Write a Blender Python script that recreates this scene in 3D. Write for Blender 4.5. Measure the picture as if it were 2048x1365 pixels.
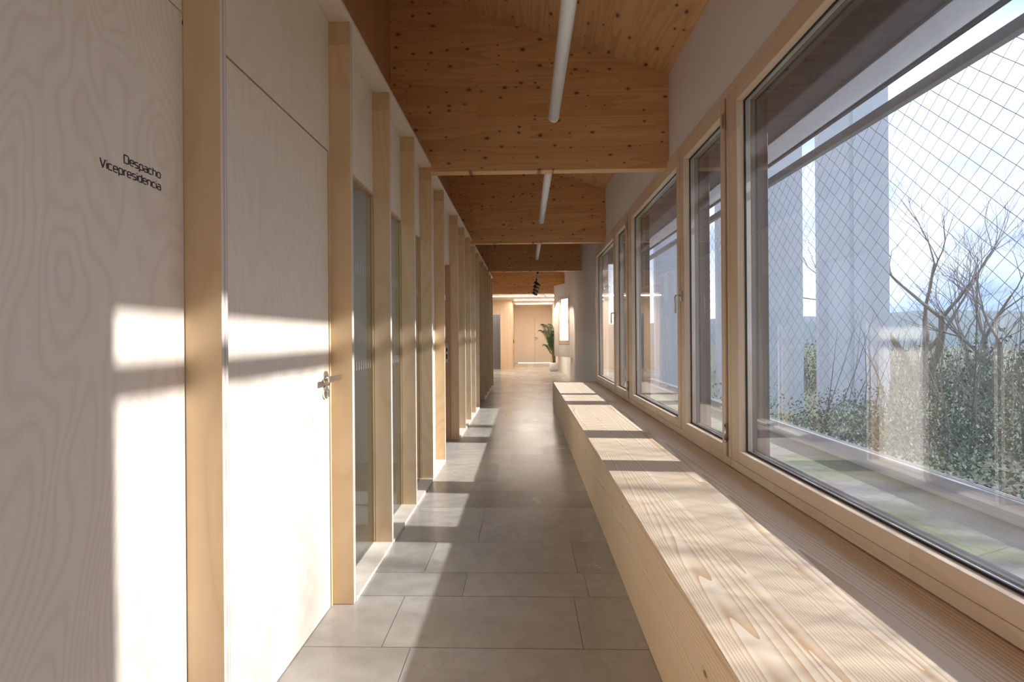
import bpy, math, random
from mathutils import Vector, Matrix
for o in list(bpy.data.objects): bpy.data.objects.remove(o)
S = bpy.context.scene
COL = S.collection
# ------------------------------------------------------------------ camera, sky, sun, exposure
F_PX = 967.0
cam_d = bpy.data.cameras.new('camera'); cam = bpy.data.objects.new('camera', cam_d); COL.objects.link(cam)
cam_d.sensor_width = 36.0; cam_d.lens = F_PX/2048*36
cam_d.shift_y = -8.5/2048; cam_d.clip_start = 0.05; cam_d.clip_end = 600
H = 1.23
yaw = math.atan(26/F_PX); roll = 0.0075
cam.matrix_world = (Matrix.Translation((0, 0, H)) @ Matrix.Rotation(yaw, 4, 'Z')
                    @ Matrix.Rotation(math.pi/2, 4, 'X') @ Matrix.Rotation(-roll, 4, 'Z'))
S.camera = cam
S.view_settings.view_transform = 'Standard'; S.view_settings.look = 'None'
S.view_settings.exposure = 1.6; S.view_settings.gamma = 1.0
S.view_settings.use_curve_mapping = False
try:
    S.cycles.use_denoising = True
    S.cycles.max_bounces = 16; S.cycles.diffuse_bounces = 8; S.cycles.transparent_max_bounces = 24
    S.cycles.sample_clamp_indirect = 8
except Exception: pass
w = bpy.data.worlds.new('world'); S.world = w; w.use_nodes = True
def sky():
    nt = w.node_tree; n = nt.nodes; l = nt.links; n.clear()
    tc = n.new('ShaderNodeTexCoord'); mp = n.new('ShaderNodeMapping'); mp.inputs['Scale'].default_value = (1, 1, 2.6)
    mp.inputs['Location'].default_value = (0.3, 0.2, 0.0)
    no = n.new('ShaderNodeTexNoise'); no.inputs['Scale'].default_value = 2.6; no.inputs['Detail'].default_value = 6
    no.inputs['Roughness'].default_value = 0.52
    cr = n.new('ShaderNodeValToRGB'); cr.color_ramp.elements[0].position = 0.38; cr.color_ramp.elements[0].color = (0.27, 0.36, 0.55, 1)
    cr.color_ramp.elements[1].position = 0.66; cr.color_ramp.elements[1].color = (0.93, 0.97, 1.0, 1)
    bg = n.new('ShaderNodeBackground'); bg.inputs['Strength'].default_value = 0.95
    out = n.new('ShaderNodeOutputWorld')
    l.new(tc.outputs['Generated'], mp.inputs['Vector']); l.new(mp.outputs['Vector'], no.inputs['Vector'])
    l.new(no.outputs['Fac'], cr.inputs['Fac']); l.new(cr.outputs['Color'], bg.inputs['Color']); l.new(bg.outputs['Background'], out.inputs['Surface'])
sky()
sun_d = bpy.data.lights.new('sun', 'SUN'); sun_d.energy = 4.1; sun_d.angle = math.radians(0.8); sun_d.color = (1.0, 0.965, 0.92)
sun = bpy.data.objects.new('sun', sun_d); COL.objects.link(sun)
SUN_DIR = Vector((-1, 0.06, -0.482)).normalized()
sun.rotation_euler = SUN_DIR.to_track_quat('-Z', 'Y').to_euler(); sun.location = (10, 0, 8)

# ------------------------------------------------------------------ node helpers
class NT:
    def __init__(s, name):
        s.m = bpy.data.materials.new(name); s.m.use_nodes = True
        s.n = s.m.node_tree.nodes; s.l = s.m.node_tree.links
        s.b = s.n['Principled BSDF']; s.out = s.n['Material Output']
    def new(s, t, **k):
        x = s.n.new(t)
        for a, v in k.items():
            if a in x.inputs: x.inputs[a].default_value = v
            else: setattr(x, a, v)
        return x
    def link(s, a, b): s.l.new(a, b)
    def coord(s, scale=(1, 1, 1), loc=(0, 0, 0), rnd=True):
        tc = s.new('ShaderNodeTexCoord'); v = tc.outputs['Object']
        if rnd:
            oi = s.new('ShaderNodeObjectInfo'); mm = s.new('ShaderNodeMath', operation='MULTIPLY'); mm.inputs[1].default_value = 37.0
            s.link(oi.outputs['Random'], mm.inputs[0])
            cx = s.new('ShaderNodeCombineXYZ'); 
            for i in range(3): s.link(mm.outputs[0], cx.inputs[i])
            ad = s.new('ShaderNodeVectorMath', operation='ADD'); s.link(v, ad.inputs[0]); s.link(cx.outputs[0], ad.inputs[1]); v = ad.outputs[0]
        mp = s.new('ShaderNodeMapping'); mp.inputs['Scale'].default_value = scale; mp.inputs['Location'].default_value = loc
        s.link(v, mp.inputs['Vector']); return mp.outputs['Vector']
    def noise(s, vec, scale=1, detail=4, rough=0.5, dist=0):
        n = s.new('ShaderNodeTexNoise'); n.inputs['Scale'].default_value = scale; n.inputs['Detail'].default_value = detail
        n.inputs['Roughness'].default_value = rough; n.inputs['Distortion'].default_value = dist
        s.link(vec, n.inputs['Vector']); return n.outputs['Fac']
    def math(s, op, a, b=None, c=None):
        m = s.new('ShaderNodeMath', operation=op)
        for i, x in enumerate((a, b, c)):
            if x is None: continue
            if hasattr(x, 'links'): s.link(x, m.inputs[i])
            else: m.inputs[i].default_value = x
        return m.outputs[0]
    def ramp(s, fac, stops):
        r = s.new('ShaderNodeValToRGB'); e = r.color_ramp.elements
        while len(e) < len(stops): e.new(0.5)
        for i, (p, c) in enumerate(stops):
            e[i].position = p; e[i].color = (*c, 1) if len(c) == 3 else c
        s.link(fac, r.inputs['Fac']); return r.outputs['Color']
    def mix(s, fac, a, b, mode='MIX'):
        m = s.new('ShaderNodeMix', data_type='RGBA', blend_type=mode)
        for sock, x in ((m.inputs[0], fac), (m.inputs[6], a), (m.inputs[7], b)):
            if hasattr(x, 'links'): s.link(x, sock)
            elif isinstance(x, tuple): sock.default_value = (*x, 1) if len(x) == 3 else x
            else: sock.default_value = x
        return m.outputs[2]
    def sep(s, vec):
        x = s.new('ShaderNodeSeparateXYZ'); s.link(vec, x.inputs[0]); return x.outputs
    def comb(s, x, y, z):
        c = s.new('ShaderNodeCombineXYZ')
        for i, v in enumerate((x, y, z)):
            if hasattr(v, 'links'): s.link(v, c.inputs[i])
            else: c.inputs[i].default_value = v
        return c.outputs[0]
    def white(s, v):
        x = s.new('ShaderNodeTexWhiteNoise', noise_dimensions='3D'); s.link(v, x.inputs['Vector']); return x.outputs['Value']
    def bump(s, h, strength=0.1, dist=0.002):
        b = s.new('ShaderNodeBump'); b.inputs['Strength'].default_value = strength; b.inputs['Distance'].default_value = dist
        s.link(h, b.inputs['Height']); s.link(b.outputs[0], s.b.inputs['Normal'])
    def fin(s, col=None, rough=None, spec=None):
        if col is not None:
            if hasattr(col, 'links'): s.link(col, s.b.inputs['Base Color'])
            else: s.b.inputs['Base Color'].default_value = (*col, 1)
        if rough is not None:
            if hasattr(rough, 'links'): s.link(rough, s.b.inputs['Roughness'])
            else: s.b.inputs['Roughness'].default_value = rough
        if spec is not None: s.b.inputs['Specular IOR Level'].default_value = spec
        return s.m
def plain(name, col, rough=0.5, metal=0.0, var=0.06, sc=6.0, spec=0.5):
    t = NT(name); v = t.coord((sc,)*3)
    f = t.noise(v, 1, 3)
    c = t.mix(f, tuple(max(0, x*(1-var)) for x in col), tuple(min(1, x*(1+var)) for x in col))
    t.b.inputs['Metallic'].default_value = metal
    return t.fin(c, rough, spec)
def birch(name, base, dark, amount=0.55, figure=9.0, stretch=(1.6, 1.6, 0.42), lin=0.0):
    """rotary cut veneer: contour lines of a stretched noise, grain running vertically"""
    t = NT(name); v = t.coord(stretch)
    n1 = t.noise(v, 1.3, 3, 0.42, 0.35)
    xx = t.sep(t.coord((1, 1, 1)))
    c = t.math('FRACT', t.math('ADD', t.math('MULTIPLY', n1, figure), t.math('MULTIPLY', xx[1], lin)))
    c = t.math('ABSOLUTE', t.math('SUBTRACT', c, 0.5))
    c = t.math('POWER', t.math('MULTIPLY', c, 2.0), 2.2)
    v2 = t.coord((60, 60, 2.2)); fib = t.noise(v2, 1, 3, 0.6)
    v3 = t.coord((1.1, 1.1, 0.5), (3, 1, 2)); big = t.noise(v3, 1, 3)
    col = t.mix(t.math('MULTIPLY', c, amount), base, dark)
    col = t.mix(t.math('MULTIPLY', fib, 0.28), col, dark)
    col = t.mix(t.math('MULTIPLY', big, 0.25), col, tuple(x*0.88 for x in base))
    # few small pin knots
    v4 = t.coord((3.0, 3.0, 1.6), (5, 2, 7)); vo = t.new('ShaderNodeTexVoronoi'); t.link(v4, vo.inputs['Vector']); vo.inputs['Scale'].default_value = 1.0
    k = t.math('LESS_THAN', vo.outputs['Distance'], 0.03)
    col = t.mix(t.math('MULTIPLY', k, 0.55), col, (0.28, 0.17, 0.09))
    return t.fin(col, 0.42, 0.35)
def ply_edge(name, axis=1, step=0.0027):
    t = NT(name); tc = t.new('ShaderNodeTexCoord'); x = t.sep(tc.outputs['Object'])
    k = t.math('FLOOR', t.math('DIVIDE', x[axis], step))
    r = t.white(t.comb(k, 3.3, 1.7))
    v = t.coord((8, 8, 3)); n = t.noise(v, 1, 3)
    col = t.mix(r, (0.42, 0.34, 0.29), (0.80, 0.72, 0.64))
    col = t.mix(t.math('MULTIPLY', n, 0.3), col, (0.6, 0.5, 0.42))
    return t.fin(col, 0.6)
def planked(name, long_ax, cross_ax, width, c0, c1, cd, knots=0.0, seg=2.5, grain=0.5, rough=0.5, rings=14.0, knot_scale=2.2, kcol=(0.10, 0.045, 0.02), bump=0.0, stretch=0.35, tone=0.6, coarse=1.0, lin=0.0, rpow=1.8):
    """glued boards: lamellas of `width` across cross_ax, butt jointed every `seg` m along long_ax"""
    t = NT(name); tc = t.new('ShaderNodeTexCoord'); x = t.sep(tc.outputs['Object'])
    third = 3-long_ax-cross_ax
    row = t.math('FLOOR', t.math('DIVIDE', x[cross_ax], width))
    off = t.math('MULTIPLY', t.white(t.comb(row, 1.1, 0.3)), seg)
    colm = t.math('FLOOR', t.math('DIVIDE', t.math('ADD', x[long_ax], off), seg))
    r = t.white(t.comb(row, colm, 2.2)); r2 = t.white(t.comb(colm, row, 7.7))
    comps = [0, 0, 0]
    comps[long_ax] = t.math('ADD', t.math('MULTIPLY', x[long_ax], stretch), t.math('MULTIPLY', r, 31.0))
    comps[cross_ax] = t.math('ADD', t.math('MULTIPLY', x[cross_ax], 5.0), t.math('MULTIPLY', r2, 17.0))
    comps[third] = t.math('MULTIPLY', x[third], 5.0)
    v = t.comb(*comps)
    n1 = t.noise(v, 1.0*coarse, 2, 0.4, 0.15)
    ring = t.math('FRACT', t.math('ADD', t.math('MULTIPLY', n1, rings), t.math('MULTIPLY', x[cross_ax], lin)))
    ring = t.math('POWER', ring, rpow)
    comps2 = [0, 0, 0]
    comps2[long_ax] = t.math('MULTIPLY', x[long_ax], 2.5)
    comps2[cross_ax] = t.math('MULTIPLY', x[cross_ax], 140.0); comps2[third] = t.math('MULTIPLY', x[third], 140.0)
    fib = t.noise(t.comb(*comps2), 1, 3, 0.6)
    col = t.mix(t.math('ADD', t.math('MULTIPLY', r, tone), 0.5-tone/2), c0, c1)
    col = t.mix(t.math('MULTIPLY', ring, grain), col, cd)
    col = t.mix(t.math('MULTIPLY', fib, 0.22), col, cd)
    if knots:
        kc = [0, 0, 0]
        kc[long_ax] = t.math('MULTIPLY', x[long_ax], knot_scale*0.8); kc[cross_ax] = t.math('MULTIPLY', x[cross_ax], knot_scale*1.3); kc[third] = 0.0
        vo = t.new('ShaderNodeTexVoronoi', voronoi_dimensions='2D'); vo.inputs['Scale'].default_value = 1.0
        t.link(t.comb(kc[long_ax], kc[cross_ax], 0.0), vo.inputs['Vector'])
        rr = t.new('ShaderNodeSeparateColor'); t.link(vo.outputs['Color'], rr.inputs[0])
        size = t.math('MULTIPLY', t.math('POWER', rr.outputs[0], 1.6), knots)
        k = t.math('LESS_THAN', vo.outputs['Distance'], size)
        halo = t.math('LESS_THAN', vo.outputs['Distance'], t.math('MULTIPLY', size, 2.0))
        col = t.mix(t.math('MULTIPLY', halo, 0.35), col, cd)
        col = t.mix(t.math('MULTIPLY', k, 0.85), col, kcol)
    # fine joints
    fr = t.math('FRACT', t.math('DIVIDE', x[cross_ax], width))
    j = t.math('LESS_THAN', fr, 0.0012/width)
    col = t.mix(t.math('MULTIPLY', j, 0.35), col, cd)
    if bump: t.bump(ring, bump, 0.001)
    return t.fin(col, rough, 0.4)

M = {}
M['birch'] = birch('birch_plywood_face', (0.76, 0.67, 0.565), (0.60, 0.49, 0.38), 0.26, 34, (1.6, 1.2, 0.40), 10.0)
M['birch_bold'] = birch('birch_plywood_bold_figure', (0.76, 0.67, 0.57), (0.58, 0.47, 0.365), 0.40, 62, (1.5, 1.15, 0.62), 14.0)
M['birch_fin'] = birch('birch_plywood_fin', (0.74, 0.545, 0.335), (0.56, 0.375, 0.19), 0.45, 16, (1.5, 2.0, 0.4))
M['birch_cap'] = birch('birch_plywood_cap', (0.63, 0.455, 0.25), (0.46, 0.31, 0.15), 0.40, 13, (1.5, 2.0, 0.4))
M['ply_edge'] = ply_edge('plywood_edge_layers', 1)
M['ply_edge_z'] = ply_edge('plywood_edge_layers_flat', 2)
M['clt'] = planked('spruce_panel', 0, 2, 0.115, (0.64, 0.365, 0.165), (0.74, 0.45, 0.22), (0.42, 0.21, 0.085), knots=0.13, seg=1.9, grain=0.45, rings=11, rough=0.45, knot_scale=8.2)
M['roof'] = planked('spruce_ceiling', 1, 0, 0.17, (0.58, 0.345, 0.165), (0.68, 0.425, 0.22), (0.42, 0.21, 0.085), knots=0.10, seg=2.6, grain=0.5, rings=12, rough=0.5, knot_scale=5.5)
M['brown_ply'] = birch('warm_brown_plywood', (0.48, 0.28, 0.155), (0.36, 0.19, 0.095), 0.4, 9, (1.5, 2.0, 0.6))
M['bench_top'] = planked('ash_like_pine_top', 1, 0, 0.21, (0.84, 0.72, 0.56), (0.89, 0.78, 0.64), (0.56, 0.33, 0.15), seg=40, grain=0.85, rpow=2.2, rings=26, rough=0.5, bump=0.15, stretch=0.16, tone=0.5, lin=48.0)
M['bench_front'] = planked('pine_front', 1, 2, 0.16, (0.78, 0.61, 0.40), (0.83, 0.67, 0.47), (0.54, 0.32, 0.14), seg=3.1, grain=0.55, rings=18, rough=0.5, knots=0.02, knot_scale=1.9, kcol=(0.2, 0.10, 0.04), stretch=0.16, lin=60.0)
M['frame_v'] = planked('pine_frame_upright', 2, 0, 0.5, (0.68, 0.53, 0.39), (0.76, 0.62, 0.48), (0.52, 0.37, 0.24), seg=0.42, grain=0.25, rings=8, rough=0.45, tone=1.0)
M['frame_h'] = planked('pine_frame_rail', 1, 2, 0.5, (0.68, 0.53, 0.39), (0.76, 0.62, 0.48), (0.52, 0.37, 0.24), seg=0.42, grain=0.25, rings=8, rough=0.45, tone=1.0)
M['white'] = plain('white_plaster', (0.78, 0.755, 0.735), 0.8, var=0.02, sc=2)
M['lobby_white'] = plain('lobby_white_board', (0.80, 0.76, 0.73), 0.6, var=0.02, sc=2)
M['cream'] = plain('cream_paint', (0.76, 0.67, 0.55), 0.6, var=0.02, sc=2)
M['office_wall'] = plain('office_wall_paint', (0.70, 0.72, 0.74), 0.7, var=0.02)
M['steel'] = plain('satin_steel', (0.62, 0.60, 0.57), 0.28, 1.0, 0.04)
M['chrome'] = plain('polished_steel', (0.80, 0.79, 0.77), 0.12, 1.0, 0.02)
M['galv'] = plain('galvanised_steel', (0.62, 0.64, 0.66), 0.35, 0.8, 0.08, 20)
M['wire'] = plain('steel_cable', (0.30, 0.34, 0.40), 0.35, 0.6, 0.1, 30)
M['black'] = plain('black_rubber', (0.012, 0.012, 0.013), 0.5)
M['black_metal'] = plain('black_powder_coat', (0.015, 0.014, 0.014), 0.4)
M['letter'] = plain('dark_vinyl_letter', (0.012, 0.012, 0.013), 0.45)
M['dark_wood'] = plain('dark_stained_larch', (0.055, 0.035, 0.022), 0.6, var=0.25, sc=9)
M['diffuser'] = plain('opal_diffuser', (0.84, 0.84, 0.87), 0.35, var=0.01)
M['pot'] = plain('matt_white_ceramic', (0.66, 0.64, 0.62), 0.6, var=0.03)
M['soil'] = plain('potting_soil', (0.05, 0.035, 0.02), 0.95, var=0.5, sc=60)
M['leaf'] = plain('palm_leaf', (0.035, 0.085, 0.028), 0.45, var=0.4, sc=12)
M['stem'] = plain('palm_stem', (0.16, 0.17, 0.05), 0.5, var=0.3, sc=20)
M['grey_wall'] = plain('grey_cement_board', (0.40, 0.43, 0.48), 0.8, var=0.12, sc=1.2)
M['curb'] = plain('grey_concrete', (0.34, 0.33, 0.35), 0.8, var=0.15, sc=5)
M['bark'] = plain('bare_bark', (0.16, 0.13, 0.11), 0.9, var=0.3, sc=8)
M['twig'] = plain('scrub_twigs', (0.11, 0.10, 0.07), 0.9, var=0.5, sc=3)
M['scrub'] = plain('scrub_foliage', (0.06, 0.085, 0.04), 0.8, var=0.6, sc=1.5)
M['hill'] = plain('distant_wooded_hill', (0.10, 0.13, 0.14), 0.95, var=0.35, sc=0.06)
def make_special():
    t = NT('limestone_tile')
    at = t.new('ShaderNodeAttribute'); at.attribute_name = 'tone'
    v = t.coord((1, 1, 1), rnd=False)
    n1 = t.noise(v, 2.2, 6, 0.6, 0.6); n2 = t.noise(v, 45, 4, 0.7); n3 = t.noise(v, 9, 5, 0.65, 0.8)
    c = t.mix(at.outputs['Fac'], (0.29, 0.255, 0.22), (0.47, 0.43, 0.38))
    c = t.mix(t.ramp(n1, [(0.35, (0, 0, 0)), (0.75, (0.75, 0.75, 0.75))]), c, (0.48, 0.445, 0.40))
    c = t.mix(t.ramp(n3, [(0.45, (0, 0, 0)), (0.7, (0.35, 0.35, 0.35))]), c, (0.30, 0.26, 0.215))
    sp = t.math('GREATER_THAN', n2, 0.66)
    c = t.mix(t.math('MULTIPLY', sp, 0.30), c, (0.24, 0.19, 0.15))
    r = t.math('ADD', t.math('MULTIPLY', n1, 0.22), 0.13)
    t.bump(n1, 0.06, 0.002)
    M['tile'] = t.fin(c, r, 0.55)
    M['grout'] = plain('tile_grout', (0.26, 0.235, 0.21), 0.8)
    # window glass: thin panes that pass light straight through and mirror by Fresnel
    def glass(name, tint, mirror, haze):
        t = NT(name); t.n.remove(t.b)
        tr = t.new('ShaderNodeBsdfTransparent'); tr.inputs['Color'].default_value = (*tint, 1)
        gl = t.new('ShaderNodeBsdfGlossy'); gl.inputs['Roughness'].default_value = 0.0; gl.inputs['Color'].default_value = (1, 1, 1, 1)
        lw = t.new('ShaderNodeLayerWeight'); lw.inputs['Blend'].default_value = 0.5
        mx = t.new('ShaderNodeMixShader')
        # Schlick reflectance, the same on both faces of the pane
        f = t.math('ADD', t.math('MULTIPLY', t.math('POWER', lw.outputs['Facing'], 4.5), 1.0-0.04*mirror), 0.04*mirror); f = t.math('MINIMUM', f, 1.0)
        hz = t.new('ShaderNodeBsdfTranslucent'); hz.inputs['Color'].default_value = (0.8, 0.86, 1.0, 1); m0 = t.new('ShaderNodeMixShader'); m0.inputs[0].default_value = haze  # pale blue veil of light over the pane, mixed in as weak scatter
        t.link(tr.outputs[0], m0.inputs[1]); t.link(hz.outputs[0], m0.inputs[2])
        t.link(f, mx.inputs[0]); t.link(m0.outputs[0], mx.inputs[1]); t.link(gl.outputs[0], mx.inputs[2]); t.link(mx.outputs[0], t.out.inputs['Surface'])
        return t.m
    M['glass'] = glass('window_glass', (0.93, 0.955, 0.99), 2.6, 0.009)
    M['office_glass'] = glass('partition_glass', (0.76, 0.79, 0.79), 1.4, 0.0)
    # translucent blind fabric
    t = NT('screen_fabric'); v = t.coord((1, 1, 1), rnd=False)
    n = t.noise(t.comb(*[t.math('MULTIPLY', q, s) for q, s in zip(t.sep(v), (300, 90, 400))]), 1, 2)
    t.n.remove(t.b)
    df = t.new('ShaderNodeBsdfDiffuse'); tl = t.new('ShaderNodeBsdfTranslucent'); tp = t.new('ShaderNodeBsdfTransparent')
    c = t.mix(n, (0.36, 0.36, 0.38), (0.62, 0.62, 0.65)); t.link(c, df.inputs['Color']); t.link(c, tl.inputs['Color'])
    a = t.new('ShaderNodeMixShader'); a.inputs[0].default_value = 0.5; t.link(df.outputs[0], a.inputs[1]); t.link(tl.outputs[0], a.inputs[2])
    b = t.new('ShaderNodeMixShader'); b.inputs[0].default_value = 0.06; t.link(a.outputs[0], b.inputs[1]); t.link(tp.outputs[0], b.inputs[2])
    t.link(b.outputs[0], t.out.inputs['Surface']); M['screen'] = t.m
    def emit(name, col, s):
        t = NT(name); t.b.inputs['Base Color'].default_value = (*col, 1)
        t.b.inputs['Emission Color'].default_value = (*col, 1); t.b.inputs['Emission Strength'].default_value = s; return t.m
    M['led'] = emit('lit_linear_lamp', (1.0, 0.90, 0.78), 4.0)
    M['spot_lens'] = emit('lit_spot_lens', (1.0, 0.86, 0.68), 14.0)
    M['day_glow'] = emit('daylight_glow_pane', (0.95, 0.97, 1.0), 1.5)  # pane glows by itself in place of daylight from behind
    # exterior terrace: pale stone with moss and grass
    t = NT('terrace_mossy_stone'); v = t.coord(rnd=False); n = t.noise(v, 2.2, 5, 0.6); n2 = t.noise(v, 40, 3)
    c = t.mix(n2, (0.16, 0.16, 0.16), (0.24, 0.24, 0.23)); g = t.mix(n2, (0.09, 0.115, 0.06), (0.16, 0.185, 0.10))
    c = t.mix(t.ramp(n, [(0.42, (0, 0, 0)), (0.58, (1, 1, 1))]), c, g); M['terrace'] = t.fin(c, 0.9)
    t = NT('rough_grass'); v = t.coord(rnd=False); n = t.noise(v, 1.1, 6, 0.65); n2 = t.noise(v, 14, 3)
    c = t.mix(n2, (0.05, 0.08, 0.03), (0.12, 0.16, 0.06)); c = t.mix(t.ramp(n, [(0.40, (0, 0, 0)), (0.60, (1, 1, 1))]), c, (0.09, 0.08, 0.065)); M['grass'] = t.fin(c, 0.95)
    # vertical boards with fine joints (lobby panelling), boards run along z, stepping in x or y
    def boards(name, axis, width, base, dark):
        t = NT(name); tc = t.new('ShaderNodeTexCoord'); x = t.sep(tc.outputs['Object'])
        k = t.math('FLOOR', t.math('DIVIDE', x[axis], width)); r = t.white(t.comb(k, 1.0, 4.0))
        fr = t.math('FRACT', t.math('DIVIDE', x[axis], width)); j = t.math('LESS_THAN', fr, 0.05)
        v = t.coord((9, 9, 0.8), rnd=False); n = t.noise(v, 1, 3)
        c = t.mix(r, base, tuple(q*0.86 for q in base)); c = t.mix(t.math('MULTIPLY', n, 0.4), c, dark); c = t.mix(t.math('MULTIPLY', j, 0.7), c, dark)
        return t.fin(c, 0.5)
    M['panel_x'] = boards('lobby_wood_panelling', 0, 0.135, (0.74, 0.54, 0.36), (0.50, 0.32, 0.18))
    M['panel_y'] = boards('lobby_wood_panelling_return', 1, 0.135, (0.72, 0.55, 0.38), (0.50, 0.33, 0.20))
    M['white_boards'] = boards('white_boarded_wall', 1, 0.16, (0.80, 0.76, 0.73), (0.66, 0.61, 0.58))
    # brushed steel door
    t = NT('brushed_steel_door'); v = t.coord((7, 7, 0.6), rnd=False); n = t.noise(v, 1, 4, 0.6)
    t.b.inputs['Metallic'].default_value = 0.9; M['lift'] = t.fin(t.mix(n, (0.16, 0.15, 0.16), (0.38, 0.36, 0.37)), 0.35)
make_special()

# ------------------------------------------------------------------ mesh helpers
class MB:
    def __init__(s): s.v = []; s.f = []; s.mi = []; s.cur = 0; s.smooth = []; s.sm = False
    def quad(s, *p):
        b = len(s.v); s.v += [tuple(q) for q in p]; s.f.append(tuple(range(b, b+len(p)))); s.mi.append(s.cur); s.smooth.append(s.sm); return s
    def box(s, x0, x1, y0, y1, z0, z1, side_mi=None):
        x0, x1 = min(x0, x1), max(x0, x1); y0, y1 = min(y0, y1), max(y0, y1); z0, z1 = min(z0, z1), max(z0, z1)
        b = len(s.v)
        s.v += [(x0,y0,z0),(x1,y0,z0),(x1,y1,z0),(x0,y1,z0),(x0,y0,z1),(x1,y0,z1),(x1,y1,z1),(x0,y1,z1)]
        fs = [(0,3,2,1),(4,5,6,7),(0,1,5,4),(2,3,7,6),(1,2,6,5),(3,0,4,7)]  # -z +z -y +y +x -x
        for i, q in enumerate(fs):
            s.f.append(tuple(b+k for k in q)); s.mi.append(side_mi[i] if side_mi else s.cur); s.smooth.append(False)
        return s
    def prism(s, pts, axis, a, b):
        """polygon pts (2D) extruded along axis from a to b"""
        def P(p, t):
            if axis == 0: return (t, p[0], p[1])
            if axis == 1: return (p[0], t, p[1])
            return (p[0], p[1], t)
        n = len(pts); o = len(s.v)
        s.v += [P(p, a) for p in pts] + [P(p, b) for p in pts]
        s.f.append(tuple(range(o, o+n))[::-1]); s.f.append(tuple(range(o+n, o+2*n)))
        for i in range(n): s.f.append((o+i, o+(i+1) % n, o+n+(i+1) % n, o+n+i))
        s.mi += [s.cur]*(n+2); s.smooth += [False]*2+[s.sm]*n
        return s
    def tube(s, pts, rad, sides=6, caps=True):
        pts = [Vector(p) for p in pts]; n = len(pts)
        rads = rad if isinstance(rad, (list, tuple)) else [rad]*n
        o = len(s.v); up = None
        for i, p in enumerate(pts):
            d = (pts[min(i+1, n-1)]-pts[max(i-1, 0)]).normalized()
            if up is None:
                up = Vector((0, 0, 1)) if abs(d.z) < 0.9 else Vector((1, 0, 0))
            a = d.cross(up).normalized(); b = d.cross(a).normalized(); up = -b if False else a.cross(d).normalized()
            for k in range(sides):
                t = 2*math.pi*k/sides; q = p+a*math.cos(t)*rads[i]+b*math.sin(t)*rads[i]; s.v.append(tuple(q))
        for i in range(n-1):
            for k in range(sides):
                k2 = (k+1) % sides
                s.f.append((o+i*sides+k, o+i*sides+k2, o+(i+1)*sides+k2, o+(i+1)*sides+k)); s.mi.append(s.cur); s.smooth.append(sides > 4)
        if caps:
            s.f.append(tuple(o+k for k in range(sides))[::-1]); s.f.append(tuple(o+(n-1)*sides+k for k in range(sides))); s.mi += [s.cur]*2; s.smooth += [False]*2
        return s
    def lathe(s, prof, c, sides=32):
        o = len(s.v); n = len(prof)
        for r, z in prof:
            for k in range(sides):
                t = 2*math.pi*k/sides; s.v.append((c[0]+r*math.cos(t), c[1]+r*math.sin(t), c[2]+z))
        for i in range(n-1):
            for k in range(sides):
                k2 = (k+1) % sides
                s.f.append((o+i*sides+k, o+i*sides+k2, o+(i+1)*sides+k2, o+(i+1)*sides+k)); s.mi.append(s.cur); s.smooth.append(True)
        return s
    def build(s, name, mats, parent=None, bevel=0, origin=None):
        me = bpy.data.meshes.new(name)
        vs = s.v if origin is None else [(a-origin[0], b-origin[1], c-origin[2]) for a, b, c in s.v]
        me.from_pydata(vs, [], s.f)
        mats = mats if isinstance(mats, list) else [mats]
        for m in mats: me.materials.append(M[m])
        me.polygons.foreach_set('material_index', s.mi); me.polygons.foreach_set('use_smooth', s.smooth)
        me.update(); o = bpy.data.objects.new(name, me); COL.objects.link(o)
        if origin is not None: o.location = origin
        if parent is not None:
            o.parent = parent
            if origin is None: o.location = (0, 0, 0)
        if bevel:
            b = o.modifiers.new('bevel', 'BEVEL'); b.width = bevel; b.segments = 2; b.limit_method = 'ANGLE'; b.angle_limit = math.radians(40)
        return o
def thing(name, loc=(0, 0, 0)):
    e = bpy.data.objects.new(name, None); e.empty_display_size = 0.1; COL.objects.link(e); e.location = loc; return e
def tag(o, label, cat, group=None, kind=None):
    o['label'] = label; o['category'] = cat
    if group: o['group'] = group
    if kind: o['kind'] = kind
    return o
def struct(o, label=None, cat=None):
    o['kind'] = 'structure'
    if label: o['label'] = label
    if cat: o['category'] = cat
    return o
def part(mb, name, mat, root, bevel=0):
    """mesh given in world coordinates, parented to an Empty: shift to the root's frame"""
    L = root.matrix_world.translation if False else root['_loc'] if '_loc' in root else root.location
    o = root.location
    mb.v = [(a-o[0], b-o[1], c-o[2]) for a, b, c in mb.v]
    return mb.build(name, mat, root, bevel)
def sub(mb, name, mat, parent, root, bevel=0):
    o = root.location
    mb.v = [(a-o[0], b-o[1], c-o[2]) for a, b, c in mb.v]
    return mb.build(name, mat, parent, bevel)

# ------------------------------------------------------------------ dimensions
XF, XW = -0.796, -0.895          # fin front, office wall face
XR = 1.23                        # window wall face
ZT = 2.69                        # underside of cornice board
ZB = 2.65                        # underside of beams
def roof_z(x): return 3.44+0.35*(XR-x)
XL = -1.14                       # clerestory wall left
YB, YE = -3.2, 24.0
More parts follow.
